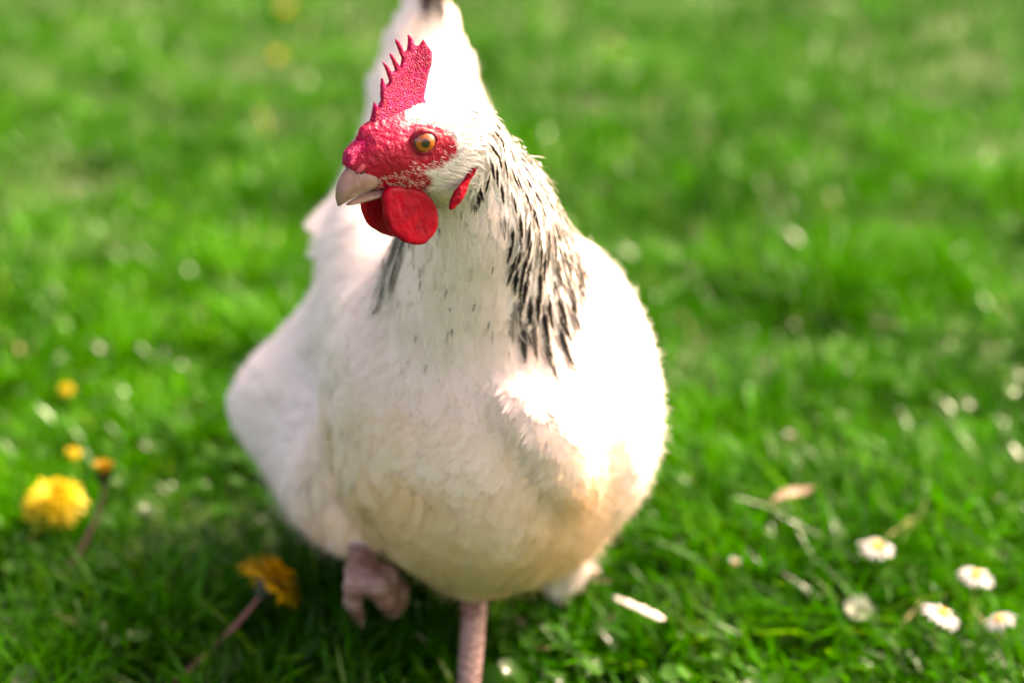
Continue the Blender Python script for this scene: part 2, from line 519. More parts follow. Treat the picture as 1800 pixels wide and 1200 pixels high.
def barbs(R, N, L, W, nb, shape='round', slant=.9, droop=14., fray=1.0, nmix=.35, colf=None):
    "feathers as real barbs on both sides of each spine"
    n_ = len(R)
    s = np.linspace(.04, .985, nb)[None, None, :] + rng.normal(0, .008 * fray, (n_, 2, nb))
    if shape == 'round': wp = np.clip(1 - (np.abs(s - .46) / .62) ** 2.6, .05, 1)
    elif shape == 'lance': wp = np.clip((1.02 - s), 0, 1) ** .75 * np.clip(s / .16, .2, 1) * 1.1
    else: wp = np.clip(1 - (np.abs(s - .5) / .56) ** 4, .06, 1)          # long parallel vane
    wd = wp * (W * .5)[:, None, None] * (1 + rng.normal(0, .10 * fray, s.shape))
    # the odd split in the vane
    wd *= 1 - .2 * fray * (rng.random(s.shape) < .05)
    sg = np.array([1., -1.])[None, :, None]
    T = nrm(at_s(R, np.minimum(s + .05, 1.0)) - at_s(R, np.minimum(s + .05, 1.0) - .08))
    Ns = at_s(N, np.clip(s, 0, 1)); Ns = nrm(Ns)
    S = np.cross(T, Ns) * sg[..., None]
    Ld = L[:, None, None]
    bw = (L / nb)[:, None, None, None] * 2.1
    base = at_s(R, s)
    k = slant * (1 + rng.normal(0, .08 * fray, s.shape))
    jn = rng.normal(0, .00010 * fray, s.shape)[..., None]
    mid = at_s(R, s + .45 * k * wd / Ld) + S * (wd * .55)[..., None] - Ns * (droop * (wd * .55) ** 2)[..., None] + Ns * jn
    tip = at_s(R, s + k * wd / Ld) + S * wd[..., None] - Ns * (droop * wd ** 2)[..., None] + Ns * jn * 2.5
    v = np.stack([base - T * bw * .5, base + T * bw * .5, mid - T * bw * .42, mid + T * bw * .42, tip], 3)   # n,2,nb,5,3
    lat = np.array([0, 0, .55, .55, 1.])
    nn = nrm(Ns[:, :, :, None, :] + S[:, :, :, None, :] * (lat[None, None, None, :, None] * nmix) + T[:, :, :, None, :] * (nmix * .5 * (s[..., None, None] - .5)))
    cols = colf(np.broadcast_to(s[..., None], v.shape[:-1]), np.broadcast_to(lat, v.shape[:-1]))
    M = n_ * 2 * nb
    b0 = (np.arange(M) * 5)[:, None]
    # winding so that faces look outwards on both sides
    flip = np.broadcast_to((sg < 0), s.shape).reshape(-1)
    qa = np.where(flip[:, None], b0 + np.array([0, 1, 3, 2]), b0 + np.array([0, 2, 3, 1]))
    ta = np.where(flip[:, None], b0 + np.array([2, 3, 4]), b0 + np.array([2, 4, 3]))
    lp = np.concatenate([qa, ta], 1)           # quad then tri: 7 loops
    st = (np.arange(M) * 7)[:, None] + np.array([0, 4])
    return v.reshape(-1, 3), lp.ravel(), st.ravel(), nn.reshape(-1, 3), cols.reshape(-1, 3)

def join(parts):
    V_, L_, S_, N_, C_ = [], [], [], [], []; vo = lo = 0
    for v, lp, st, nn, cc in parts:
        V_.append(v); L_.append(lp + vo); S_.append(st + lo); N_.append(nn); C_.append(cc); vo += len(v); lo += len(lp)
    return [np.concatenate(x) for x in (V_, L_, S_, N_, C_)]

m_feather = feather_mat('white feather', .18)
m_fluff = feather_mat('white down', .22)

WHITE = np.array([.93, .845, .79]); CREAM = np.array([.92, .66, .41]); BUFF = np.array([.70, .45, .23])
BLACK = np.array([.0055, .005, .0055]); TAN = np.array([.55, .44, .30])
def plumage_colour(p):
    "white, with the buff staining of the breast"
    q = p - BREAST
    a1 = vnoise(p, 26); a2 = vnoise(p + 5., 70); a3 = vnoise(p + 9., 200)
    front = smooth(.99, .90, p[:, 1]) * smooth(.275, .13, p[:, 2]) * smooth(.085, .04, p[:, 0])
    st = np.clip(front * (.92 + 1.1 * (a1 - .42) + .5 * (a2 - .5) + .25 * (a3 - .5)), 0, 1)
    low = smooth(.16, .09, p[:, 2]) * smooth(1.05, .9, p[:, 1])
    st = np.clip(st + low * (.35 + .4 * (a2 - .5)), 0, 1)[:, None]
    blotch = (front * smooth(.60, .78, a1 * .55 + a2 * .45))[:, None]
    c_ = WHITE * (1 - st) + CREAM * st
    c_ = c_ * (1 - .55 * blotch) + BUFF * .55 * blotch
    return c_ * (0.95 + .08 * rng.random((len(p), 1)))

cand = sample(90000)
cn = grad(plume_sdf, cand)
head, neck, tail, tt = zones(cand)
bdist = bare(cand)
onleg = (legs(cand) < .004) & (plume_sdf(cand) > .0015)
# local spacing
rad = np.full(len(cand), .0066)
rad = rad * (1 - neck) + .0056 * neck
rad = rad * (1 - head) + .0013 * head
belly = smooth(.13, .085, cand[:, 2])
facing = ((CAMP - cand) * cn).sum(-1) / np.linalg.norm(CAMP - cand, axis=-1)
rad = np.where(facing < -.25, rad * 1.7, rad)
ok = (bdist > .4) & ~onleg & (cand[:, 2] > .045)
eyed = np.linalg.norm(cand - EYE, axis=-1); ok &= eyed > .011
cand, cn, head, neck, tail, tt, rad, facing, bdist = (x[ok] for x in (cand, cn, head, neck, tail, tt, rad, facing, bdist))
hi_ = sample(160000); hh, _, _, _ = zones(hi_)
hi_ = hi_[(hh > .3)]; hi_ = hi_[(bare(hi_) > .4) & (np.linalg.norm(hi_ - EYE, axis=-1) > .011)]
allp = np.concatenate([cand, hi_]); 
zz = zones(allp)
rr = np.concatenate([rad, .0052 * (1 - zz[0][len(cand):]) + .0013 * zz[0][len(cand):]])
kp = thin(allp, rr)
p = allp[kp]; n_ = grad(plume_sdf, p); head, neck, tail, tt = zones(p); bdist = bare(p)
facing = ((CAMP - p) * n_).sum(-1) / np.linalg.norm(CAMP - p, axis=-1)
fl = flow(p, n_)
latr = (n_ @ bs); fwd = (n_ @ bh)
rnd = rng.random(len(p))

und = (vnoise(p, 34) - .4) * .0045 + (vnoise(p + 2., 75) - .5) * .002      # the coat's soft lumps
# ---- body feathers
def emit(sel, L, W, nb, lo, hi, shape, colf, sag=0, **kw):
    R, N = rachis(p[sel], fl[sel], L, lo, hi, sag)
    return barbs(R, N, L, W, nb, shape, colf=lambda s, v: colf(s, v, R), **kw), R

is_head = head > .45
is_neck = (~is_head) & (neck > .40)
is_body = ~(is_head | is_neck)
print('feathers: head', is_head.sum(), 'neck', is_neck.sum(), 'body', is_body.sum())

def body_part(sel, nb, fray=1.0, Ls=(.026, .034), loose=False, lf=1., nm=.14):
    m = sel.sum(); L = rng.uniform(*Ls, m); W = L * rng.uniform(.62, .78, m)
    base = plumage_colour(p[sel])
    def cf(s, v, R):
        cc = np.repeat(base[:, None], 2, 1)[:, :, None, None, :] * np.ones(s.shape + (1,))
        edge = (1 - .05 * v * s)[..., None]
        return cc * edge
    return emit(sel, L, W, nb, rng.uniform(.0002, .0007, m) + und[sel], rng.uniform(.0010, .0021, m) * lf + und[sel], 'round', cf,
                sag=.10 if loose else .03, fray=fray, droop=10., nmix=nm)[0]
bx = p[:, 0] + (p[:, 1] - .95) * .158
wingL = is_body & (bx > .045) & (p[:, 2] > .15) & (p[:, 1] > .93)
wingR = is_body & (bx < -.085) & (p[:, 2] > .165) & (p[:, 1] > .96)
loose = is_body & ~(wingL | wingR) & ((p[:, 2] < .13) | ((bx < -.09)))
breast = is_body & ~(wingL | wingR | loose)
for nm, sel, nb, fr, Ls, lo_ in (('breast_feathers', breast, 18, .8, (.026, .034), False), ('flank_feathers', loose, 16, 1.8, (.030, .046), True)):
    v, lp, st, nn, cc = body_part(sel, nb, fr, Ls, lo_, 2.6 if lo_ else 1., .34 if lo_ else .14)
    add(nm, mesh_np(nm, v, lp, st, cc, nn), m_feather, hen, kind='stuff')

wings = []
for sel in (wingL, wingR):
    v, lp, st, nn, cc = body_part(sel, 16, .9, (.034, .050), False, 2.2, .34)
    wings.append(add('wing', mesh_np('wing', v, lp, st, cc, nn), m_feather, hen, kind='stuff'))

# ---- neck: hackles with dark centres at the sides and back, soft white in front
dark = smooth(.35, -.05, fwd - .12 * (latr > 0)) * smooth(.04, .2, tt)
cam_right = smooth(.12, .42, latr) * smooth(.05, .25, tt)
dark = np.clip(np.maximum(dark, cam_right), 0, 1) * np.where(latr < 0, smooth(-.72, -.92, latr + .25 * np.minimum(fwd, 0)), 1)
specks = (rng.random(len(p)) < .10) & (fwd > .2)
def hackle_cols(base, stripe, tan):
    def cf(s, v, R):
        cc = np.repeat(base[:, None], 2, 1)[:, :, None, None, :] * np.ones(s.shape + (1,))
        tn = (tan[:, None, None, None] * smooth(.15, .6, s))[..., None]
        cc = cc * (1 - tn * .6) + TAN * tn * .6
        k_ = smooth(.84, .52, v + (1 - smooth(.24, .5, s)) * .9) * (s < .965) * stripe[:, None, None, None]
        k_ = np.clip(k_, 0, 1)[..., None]
        return cc * (1 - k_) + BLACK * k_
    return cf
dark = dark * smooth(.45, .57, tt + .08 * rng.random(len(p)))
hk = is_neck & (dark > .40)
sof = is_neck & ~hk
m = sof.sum()
L = .012 + .016 * smooth(.95, .35, tt[sof]) + rng.uniform(-.002, .004, m); W = L * rng.uniform(.48, .62, m)
stripe = np.zeros(m)
v, lp, st, nn, cc = emit(sof, L, W, 13, rng.uniform(.0003, .0007, m), rng.uniform(.0010, .0022, m), 'round',
                         hackle_cols((plumage_colour(p[sof]) * .4 + WHITE * .6) * np.array([1.03, .96, .96]), stripe, np.zeros(m)), sag=.03, fray=1.2, nmix=.14)[0]
add('throat_feathers', mesh_np('throat_feathers', v, lp, st, cc, nn), m_feather, hen, kind='stuff')

hi_idx = np.where(hk)[0]
m = len(hi_idx); sel = hk
L = .017 + .027 * smooth(1.0, .35, tt[sel]) + rng.uniform(-.002, .006, m); W = np.clip(L * rng.uniform(.21, .28, m), .0046, .0105)
stripe = np.clip(dark[sel] * rng.uniform(1.0, 1.8, m), 0, 1) * (rng.random(m) < .95)
tan = rng.uniform(.1, 1.0, m) * dark[sel]
R, N = rachis(p[sel], fl[sel], L, rng.uniform(.0006, .0014, m), rng.uniform(.0022, .0046, m), .02)
hb = plumage_colour(p[sel]) * .3 + WHITE * .7
# the ones that show largest are parts of their own, the rest one coat
score = np.where(facing[sel] > -.1, L * (facing[sel] + .35), 0)
order = np.argsort(-score); big = order[:260]; rest = order[260:]
def hackle(ids, nb=15):
    cf = hackle_cols(hb[ids], stripe[ids], tan[ids])
    return barbs(R[ids], N[ids], L[ids], W[ids], nb, 'lance', slant=1.7, droop=20., fray=1.0, nmix=.3, colf=lambda s, v: cf(s, v, None))
for i in big:
    v, lp, st, nn, cc = hackle(np.array([i]))
    add('hackle_feather', mesh_np('hackle_feather', v, lp, st, cc, nn), m_feather, hen)
if len(rest):
    v, lp, st, nn, cc = hackle(rest, 12)
    add('hackle_coat', mesh_np('hackle_coat', v, lp, st, cc, nn), m_feather, hen, kind='stuff')

# ---- head: short dense feathers
sel = is_head; m = sel.sum()
q = tohead(p[sel]); edge = smooth(.0, 6., bdist[sel])
L = (.0035 + .0055 * edge) * rng.uniform(.85, 1.2, m); W = L * rng.uniform(.24, .36, m)
hcream = np.clip((vnoise(p[sel], 120) - .45) * 1.5, 0, 1) * smooth(-2, 8, q[:, 2])
base = WHITE * (1 - .5 * hcream[:, None]) + np.array([.66, .57, .43]) * .5 * hcream[:, None]
back = smooth(-20, -36, q[:, 0]) * .8 * smooth(-34, -20, q[:, 2])
stripe = np.where(rng.random(m) < back * .8, .9, 0)
v, lp, st, nn, cc = emit(sel, L, W, 8, np.full(m, .0002), rng.uniform(.0008, .0022, m), 'lance', hackle_cols(base, stripe, np.zeros(m)), fray=1.6, nmix=.3, slant=1.6)[0]
add('head_feathers', mesh_np('head_feathers', v, lp, st, cc, nn), m_feather, hen, kind='stuff')

# ---- strands of loose down that soften the outline, bristles on the face
def strands(p, t, n_, L, lift, wid, colr):
    side = np.cross(t, n_)
    d1 = nrm(t + n_ * lift[:, None]); d2 = nrm(t + n_ * (lift * .35)[:, None])
    a = p; m_ = p + d1 * (L * .5)[:, None]; e = m_ + d2 * (L * .5)[:, None]
    hw = side * (wid * .5)[:, None]
    v = np.stack([a - hw, a + hw, m_ - hw * .8, m_ + hw * .8, e], 1).reshape(-1, 3)
    b0 = (np.arange(len(p)) * 5)[:, None]
    lp = np.concatenate([b0 + [0, 1, 3, 2], b0 + [2, 3, 4]], 1)
    st = (np.arange(len(p)) * 7)[:, None] + [0, 4]
    nn = np.repeat(nrm(n_ + d1 * .2), 5, 0); cc = np.repeat(colr, 5, 0)
    return v, lp.ravel(), st.ravel(), nn, cc
q = sample(105000)
ok = (bare(q) > 1.5) & (legs(q) > .01) & (q[:, 2] > .05) & (np.linalg.norm(q - EYE, axis=-1) > .012)
q = q[ok]; qn = grad(plume_sdf, q); zh, zn, zt, t_n = zones(q)
ql = qn @ bs; dk = (zn > .4) & (t_n > .41) & (((qn @ bh < .2) & (ql > 0)) | (ql > .2) | (ql < -.72))
low_h = (zn > .05) & (ql > .1) & (q[:, 2] > .245)          # where hackle tips lie over the shoulder
ok = ~((dk | low_h) & (rng.random(len(q)) < .93)); q = q[ok]; qn = qn[ok]; qf = flow(q, qn); zh, zn, zt, _ = zones(q)
ln = rng.uniform(.006, .015, len(q)); ln = ln * (1 - zh * .6)
lowf = smooth(.14, .09, q[:, 2])
ln = ln * (1 + .8 * lowf)
parts = strands(q + qn * rng.uniform(.001, .0035, (len(q), 1)) * (1 - .6 * zh[:, None]), nrm(qf + rng.normal(0, .25, qf.shape)), qn, ln, np.where(rng.random(len(q)) < .3, rng.uniform(.1, .45, len(q)), rng.uniform(.0, .12, len(q))), np.full(len(q), .00030), plumage_colour(q))
add('loose_down', mesh_np('loose_down', *parts[:3], parts[4], parts[3]), m_fluff, hen, kind='stuff')

# dark flecks on the throat and breast
q = sample(60000); qn = grad(plume_sdf, q); zh, zn, zt, zt2 = zones(q)
ok = (qn @ bh > .25) & (q[:, 2] > .14) & (zh < .2) & (rng.random(len(q)) < .06 + .94 * (zt2 > .3)) & (bare(q) > 8)
q = q[ok][:46]; qn = qn[ok][:46]; qf = flow(q, qn)
pr = strands(q + qn * .0042, qf, qn, rng.uniform(.003, .010, len(q)), np.full(len(q), .03), rng.uniform(.0005, .0011, len(q)), np.tile([.05, .045, .045], (len(q), 1)) * rng.uniform(.6, 4, (len(q), 1)))
add('dark_flecks', mesh_np('dark_flecks', *pr[:3], pr[4], pr[3]), m_feather, hen, kind='stuff')
q = sample(400000); bq = bare(q); hq = tohead(q)
ok = (bq < -.3) & (hq[:, 0] < 24) & (hq[:, 2] < 4) & (np.linalg.norm(q - EYE, axis=-1) > .0105) & (hq[:, 1] > -2)
q = q[ok & (hq[:, 2] < -5 - .35 * np.maximum(hq[:, 0], 0))][:260]; qn = grad(plume_sdf, q)
t_ = -hf * .8 - hu * .5 + rng.normal(0, .35, q.shape); t_ = nrm(t_ - qn * (t_ * qn).sum(-1, keepdims=True))
pr = strands(q, t_, qn, rng.uniform(.0018, .0042, len(q)), rng.uniform(.2, .5, len(q)), np.full(len(q), .00019), np.tile([.85, .74, .70], (len(q), 1)))
add('face_bristles', mesh_np('face_bristles', *pr[:3], pr[4], pr[3]), m_fluff, hen, kind='stuff')

# ---- tail and flight feathers, each one a part
def long_feather(name, base, direction, normal, L, W, bend, colr, parent, dark_tip=0., nb=46, dark_from=0.):
    direction = nrm(direction); normal = nrm(np.asarray(normal) - direction * (np.asarray(normal) @ direction))
    s = np.linspace(0, 1, NS)[:, None]
    R = base + direction * s * L + normal * bend * s ** 2 * L
    R = R[None]; T = np.gradient(R[0], axis=0); N = nrm(normal - nrm(T) * (nrm(T) * normal).sum(-1, keepdims=True))[None]
    def cf(s_, v_):
        k_ = (smooth(.15 + dark_from, .45 + dark_from, s_ + .1 * v_) * dark_tip)[..., None]
        return (np.asarray(colr) * (1 - k_) + BLACK * k_) * np.ones(s_.shape + (1,))
    v, lp, st, nn, cc = barbs(R, N, np.array([L]), np.array([W]), nb, 'vane', slant=.7, droop=4., fray=.5, nmix=.25, colf=cf)
    o = add(name, mesh_np(name, v, lp, st, cc, nn), m_feather, parent)
    # shaft
    k6 = 5; ang = np.linspace(0, 2 * math.pi, k6, endpoint=False)
    Sd = np.cross(nrm(T), N[0])
    ring = np.stack([R[0] + (Sd * math.cos(a_) + N[0] * math.sin(a_)) * (.0009 * (1.05 - s)) for a_ in ang], 1)
    sv = ring.reshape(-1, 3); qd = [[j * k6 + i, j * k6 + (i + 1) % k6, (j + 1) * k6 + (i + 1) % k6, (j + 1) * k6 + i] for j in range(NS - 1) for i in range(k6)]
    add('shaft', mesh_np('shaft', sv, *quads(qd), col=np.tile([.75, .70, .6], (len(sv), 1))), m_feather, o)
    return o
tb = np.array([-.060, 1.185, .305])
for sgn in (1, -1):
    for i in range(7):
        fan = i / 6
        d_ = nrm(np.array([0, .42 + .10 * fan, 1.0 - .25 * fan]) + bs * sgn * (.01 + .22 * fan))
        nr = nrm(bs * sgn * (.9) + bh * (.55) + np.array([0, 0, .1]))
        base = tb + bs * sgn * (.004 + .022 * fan) + np.array([0, -.006 * i, -.012 * fan])
        L_ = .122 - .066 * fan + rng.uniform(-.006, .006)
        dk = .97 if i == 0 else 0
        long_feather('tail_feather', base, d_, nr, L_, .020 if i == 0 else .034, -.10, WHITE * rng.uniform(.94, 1.0), hen, dk)
long_feather('tail_feather', tb + bh * .030 + np.array([0, 0, -.005]), (.04, .30, 1.), bh + bs * .25, .118, .024, -.06, WHITE, hen, 1., 46, .36)
for wi, sgn in ((0, 1), (1, -1)):
    for i in range(7):
        c0 = np.array([-.03, 1.04, .205]) + bs * sgn * ((.103 if sgn > 0 else .082) + .003 * i) + np.array([0, -.0, .018 - .011 * i])
        d_ = nrm(-bh * 1.0 + np.array([0, 0, .02 - .03 * i]) - bs * sgn * (.12))
        long_feather('flight_feather', c0, d_, bs * sgn + np.array([0, 0, .35]), .145 - .008 * i, .030, .02, WHITE * rng.uniform(.95, 1), wings[wi], 0)

for k_, (a_, b_) in enumerate((((655, 300), (552, 408)), ((665, 330), (560, 432)), ((650, 360), (556, 455)))):
    A = P(*a_, 1.125); B = P(*b_, 1.10)
    long_feather('flight_feather', A, B - A, (-.4, -.7, .5), float(np.linalg.norm(B - A)), .026, .02, WHITE, wings[1], 0)
# ------------------------------------------------------------------ comb, wattles, ear lobes
m_comb, n, l, b, out = newmat('grainy red comb skin')
tx = n.new('ShaderNodeTexNoise'); tx.inputs['Scale'].default_value = 300; tcx = n.new('ShaderNodeTexCoord'); l.new(tcx.outputs['Object'], tx.inputs['Vector'])
rp = n.new('ShaderNodeValToRGB'); rp.color_ramp.elements[0].position = .35; rp.color_ramp.elements[1].position = .7
rp.color_ramp.elements[0].color = (.38, .0010, .045, 1); rp.color_ramp.elements[1].color = (.54, .006, .125, 1)
l.new(tx.outputs[0], rp.inputs[0]); l.new(rp.outputs[0], b.inputs['Base Color'])
b.inputs['Specular IOR Level'].default_value = .2; b.inputs['Roughness'].default_value = .36; b.inputs['Subsurface Weight'].default_value = .2
b.inputs['Subsurface Radius'].default_value = (.006, .0012, .0016); b.inputs['Subsurface Scale'].default_value = 1
vo = n.new('ShaderNodeTexVoronoi'); vo.inputs['Scale'].default_value = 1250; l.new(tcx.outputs['Object'], vo.inputs['Vector'])
bp = n.new('ShaderNodeBump'); bp.invert = True; bp.inputs['Distance'].default_value = .0011; bp.inputs['Strength'].default_value = 1
l.new(vo.outputs['Distance'], bp.inputs['Height']); l.new(bp.outputs[0], b.inputs['Normal'])
m_wattle, n, l, b, out = newmat('smooth red wattle skin')
tcx = n.new('ShaderNodeTexCoord'); tx = n.new('ShaderNodeTexNoise'); tx.inputs['Scale'].default_value = 110; tx.inputs['Detail'].default_value = 4; l.new(tcx.outputs['Object'], tx.inputs['Vector'])
rp = n.new('ShaderNodeValToRGB'); rp.color_ramp.elements[0].position = .36; rp.color_ramp.elements[1].position = .66; rp.color_ramp.elements[0].color = (.22, .0003, .010, 1); rp.color_ramp.elements[1].color = (.38, .0006, .012, 1)
l.new(tx.outputs[0], rp.inputs[0]); l.new(rp.outputs[0], b.inputs['Base Color']); b.inputs['Roughness'].default_value = .45; b.inputs['Specular IOR Level'].default_value = .14
b.inputs['Subsurface Weight'].default_value = .2; b.inputs['Subsurface Radius'].default_value = (.006, .0006, .0006); b.inputs['Subsurface Scale'].default_value = 1
add_bump(m_wattle, 450, .0006, .6, 'noise', 3)

COMB = np.array([px_head(x, y) for x, y in
    [(606, 292), (607, 268), (622, 250), (640, 236), (649, 222), (652, 205), (657, 176), (663, 190), (668, 176), (667, 152), (669, 135), (677, 152), (683, 143), (676, 122),
     (666, 103), (678, 114), (688, 127), (694, 124), (688, 108), (679, 89), (688, 97), (703, 118), (706, 104), (697, 84), (690, 66), (700, 72), (710, 92), (715, 88), (716, 74), (714, 59),
     (722, 66), (728, 80), (735, 80), (742, 69), (748, 78), (757, 92), (757, 112), (752, 132), (748, 152), (744, 172), (752, 186), (735, 205), (700, 230), (660, 268), (640, 296)]])
def comb_sdf(p):
    q = tohead(p)
    bend = .0022 * np.maximum(q[..., 2] - 15, 0) ** 2 + .9 * np.sin(q[..., 0] * .16)
    d2 = polydist(q[..., 0], q[..., 2], COMB)
    th = 1.25 + 2.6 * smooth(26, 2, q[..., 2] + .25 * q[..., 0])           # thicker at the root
    lat = np.abs(q[..., 1] - bend * .6)
    r = np.minimum(th, 2.2)
    a = np.maximum(d2 + r, 0); b_ = np.maximum(lat - th + r, 0)
    d = np.minimum(np.maximum(d2 + r, lat - th + r), 0) + np.hypot(a, b_) - r
    grain = (vnoise(q, 1.05) - .5) * .45
    return (d + grain) * 1e-3
c8 = np.array([hd(f, l2, u) for f in (-28, 40) for l2 in (-7, 7) for u in (-16, 54)])
V, Q = surface_nets(comb_sdf, c8.min(0), c8.max(0), .0009, 1)
add('comb', mesh_np('comb', V, *quads(Q)), m_comb, hen)

def wattle(px_outline, off, lean, thick):
    poly = np.array([px_head(x, y, off) for x, y in px_outline])
    for _ in range(2): poly = np.stack([poly * .75 + np.roll(poly, -1, 0) * .25, poly * .25 + np.roll(poly, -1, 0) * .75], 1).reshape(-1, 2)
    top = poly[:, 1].max()
    def fn(p):
        q = tohead(p)
        d2 = polydist(q[..., 0], q[..., 2], poly)
        cen = off + lean * (top - q[..., 2]) / 25.
        lat = np.abs(q[..., 1] - cen)
        th = thick; r = th * .95
        a = np.maximum(d2 + r * 1.1, 0) / 1.1; b_ = np.maximum(lat - th + r, 0)
        d = np.hypot(a, b_) - r
        return (d + (vnoise(q, .22) - .5) * .7 + (vnoise(q * np.array([1, 1, .35]) + 4., .5) - .5) * .4) * 1e-3
    lo = np.array([poly[:, 0].min() - 3, off - 9, poly[:, 1].min() - 3]); hi2 = np.array([poly[:, 0].max() + 3, off + 9, poly[:, 1].max() + 3])
    c8 = np.array([hd(*[(lo, hi2)[k_][i] for i, k_ in enumerate(s)]) for s in [(a, b_, c_) for a in (0, 1) for b_ in (0, 1) for c_ in (0, 1)]])
    V, Q = surface_nets(fn, c8.min(0), c8.max(0), .001, 1)
    add('wattle', mesh_np('wattle', V, *quads(Q)), m_wattle, hen)
NEARW = [(676, 332), (671, 350), (672, 375), (677, 396), (690, 414), (708, 426), (728, 430), (746, 423), (760, 405), (766, 385), (763, 362), (752, 343), (735, 332), (700, 325)]
wattle(NEARW, 8.0, 2.0, 2.1)
FARW = [(642, 335), (636, 350), (635, 366), (641, 384), (652, 398), (668, 409), (688, 417), (708, 420), (722, 410), (730, 390), (728, 360), (715, 335), (680, 325)]
wattle(FARW, -7.5, -1.6, 2.1)

def blob(name, fn, c, r, mat, vox, parent=hen):
    c = np.asarray(c); V, Q = surface_nets(fn, c - r, c + r, vox, 1)
    return add(name, mesh_np(name, V, *quads(Q)), mat, parent)
for s in (1, -1):
    e1 = px_head(833, 292, 20); e2 = px_head(812, 330, 20); e3 = px_head(797, 354, 20)
    A = hd(e1[0], s * 20.2, e1[1]); B = hd(e2[0], s * 21.4, e2[1]); C_ = hd(e3[0], s * 20.4, e3[1])
    ax_ = nrm(C_ - B); Re = np.stack([ax_, hl * s, np.cross(ax_, hl * s)])
    blob('ear_lobe', lambda p: smin(ell(p, (B + C_) / 2, (.0085, .0021, .0030), Re), ell(p, A * .8 + B * .2, (.0062, .0017, .0021), Re), .002) + (vnoise(p, 700) - .5) * .0009, B, .022, m_wattle, .0008)

# ------------------------------------------------------------------ beak
m_beak, n, l, b, out = newmat('pale horn beak')
tcx = n.new('ShaderNodeTexCoord'); tx = n.new('ShaderNodeTexNoise'); tx.inputs['Scale'].default_value = 190; tx.inputs['Detail'].default_value = 5
l.new(tcx.outputs['Object'], tx.inputs['Vector'])
a = attr_node(n); mx = n.new('ShaderNodeMix'); mx.data_type = 'RGBA'; mx.blend_type = 'MULTIPLY'; mx.inputs[0].default_value = .55
l.new(a.outputs['Color'], mx.inputs[6]); rp = n.new('ShaderNodeValToRGB'); rp.color_ramp.elements[0].color = (.45, .36, .30, 1); rp.color_ramp.elements[0].position = .36; rp.color_ramp.elements[1].position = .56
l.new(tx.outputs[0], rp.inputs[0]); l.new(rp.outputs[0], mx.inputs[7]); l.new(mx.outputs[2], b.inputs['Base Color'])
b.inputs['Roughness'].default_value = .32; b.inputs['Subsurface Weight'].default_value = .15; b.inputs['Subsurface Radius'].default_value = (.002, .001, .0007); b.inputs['Subsurface Scale'].default_value = 1
def loft(rings, cols=None):
    k_ = len(rings[0]); V_ = np.concatenate(rings)
    qd = [[j * k_ + i, j * k_ + (i + 1) % k_, (j + 1) * k_ + (i + 1) % k_, (j + 1) * k_ + i] for j in range(len(rings) - 1) for i in range(k_)]
    lp, st = quads(qd)
    return V_, lp, st
def mandible(name, top, bot, half, ctop, cbot):
    "top and bottom profile (f,u) in mm and the half widths, root to tip"
    rings = []; cols = []
    n0 = len(top); tt_ = np.linspace(0, 1, n0); T_ = np.linspace(0, 1, 26)
    def ip(a_): return np.interp(T_, tt_, a_)
    top = np.array(top, float); bot = np.array(bot, float)
    tf, tu, bf, bu, hw = ip(top[:, 0]), ip(top[:, 1]), ip(bot[:, 0]), ip(bot[:, 1]), ip(np.array(half, float))
    ker = np.array([.25, .5, .25])
    for arr in (tf, tu, bf, bu, hw):
        for _ in range(2): arr[1:-1] = np.convolve(arr, ker, 'same')[1:-1]
    ang = np.linspace(0, 2 * math.pi, 28, endpoint=False)
    for j in range(len(T_)):
        x = np.sin(ang); y = np.cos(ang)                       # y=1 top
        wv = np.sign(x) * np.abs(x) ** .85 * hw[j] * np.clip(1 - .42 * np.maximum(y, 0) ** 1.2, 0, 1)
        m_ = (y + 1) * .5
        f_ = bf[j] * (1 - m_) + tf[j] * m_; u_ = bu[j] * (1 - m_) + tu[j] * m_
        rings.append(np.array([hd(f_[i], wv[i], u_[i]) for i in range(len(ang))]))
        mm = (m_[:, None] * .8 + .2 * T_[j])
        cols.append(np.asarray(cbot) * (1 - mm) + np.asarray(ctop) * mm)
    V_, lp, st = loft(rings)
    o = add(name, mesh_np(name, V_, lp, st, col=np.concatenate(cols)), m_beak, hen); return o
def PH(x, y, off=0): return px_head(x, y, off)
mandible('upper_beak',
         [(24, -3), PH(611, 293, 0), PH(599, 309, 0), PH(592, 327, 0), PH(590, 345, 0), PH(593, 361, 0)],
         [PH(690, 330, 7.5), PH(665, 336, 6), PH(640, 343, 4), PH(620, 351, 2.5), PH(605, 358, 1), PH(596, 363, 0)],
         [8.2, 7.3, 6.0, 4.4, 2.8, .5], (.235, .130, .098), (.37, .245, .205))
mandible('lower_beak',
         [PH(688, 333, 7), PH(668, 338, 6), PH(645, 344, 4), PH(628, 350, 2), PH(616, 355, 1), PH(608, 359, 0)],
         [PH(690, 345, 5), PH(672, 350, 5), PH(650, 355, 3), PH(632, 359, 2), PH(618, 361, 1), PH(609, 361, 0)],
         [6.6, 5.8, 4.6, 3.4, 2.2, .4], (.40, .25, .19), (.34, .20, .15))
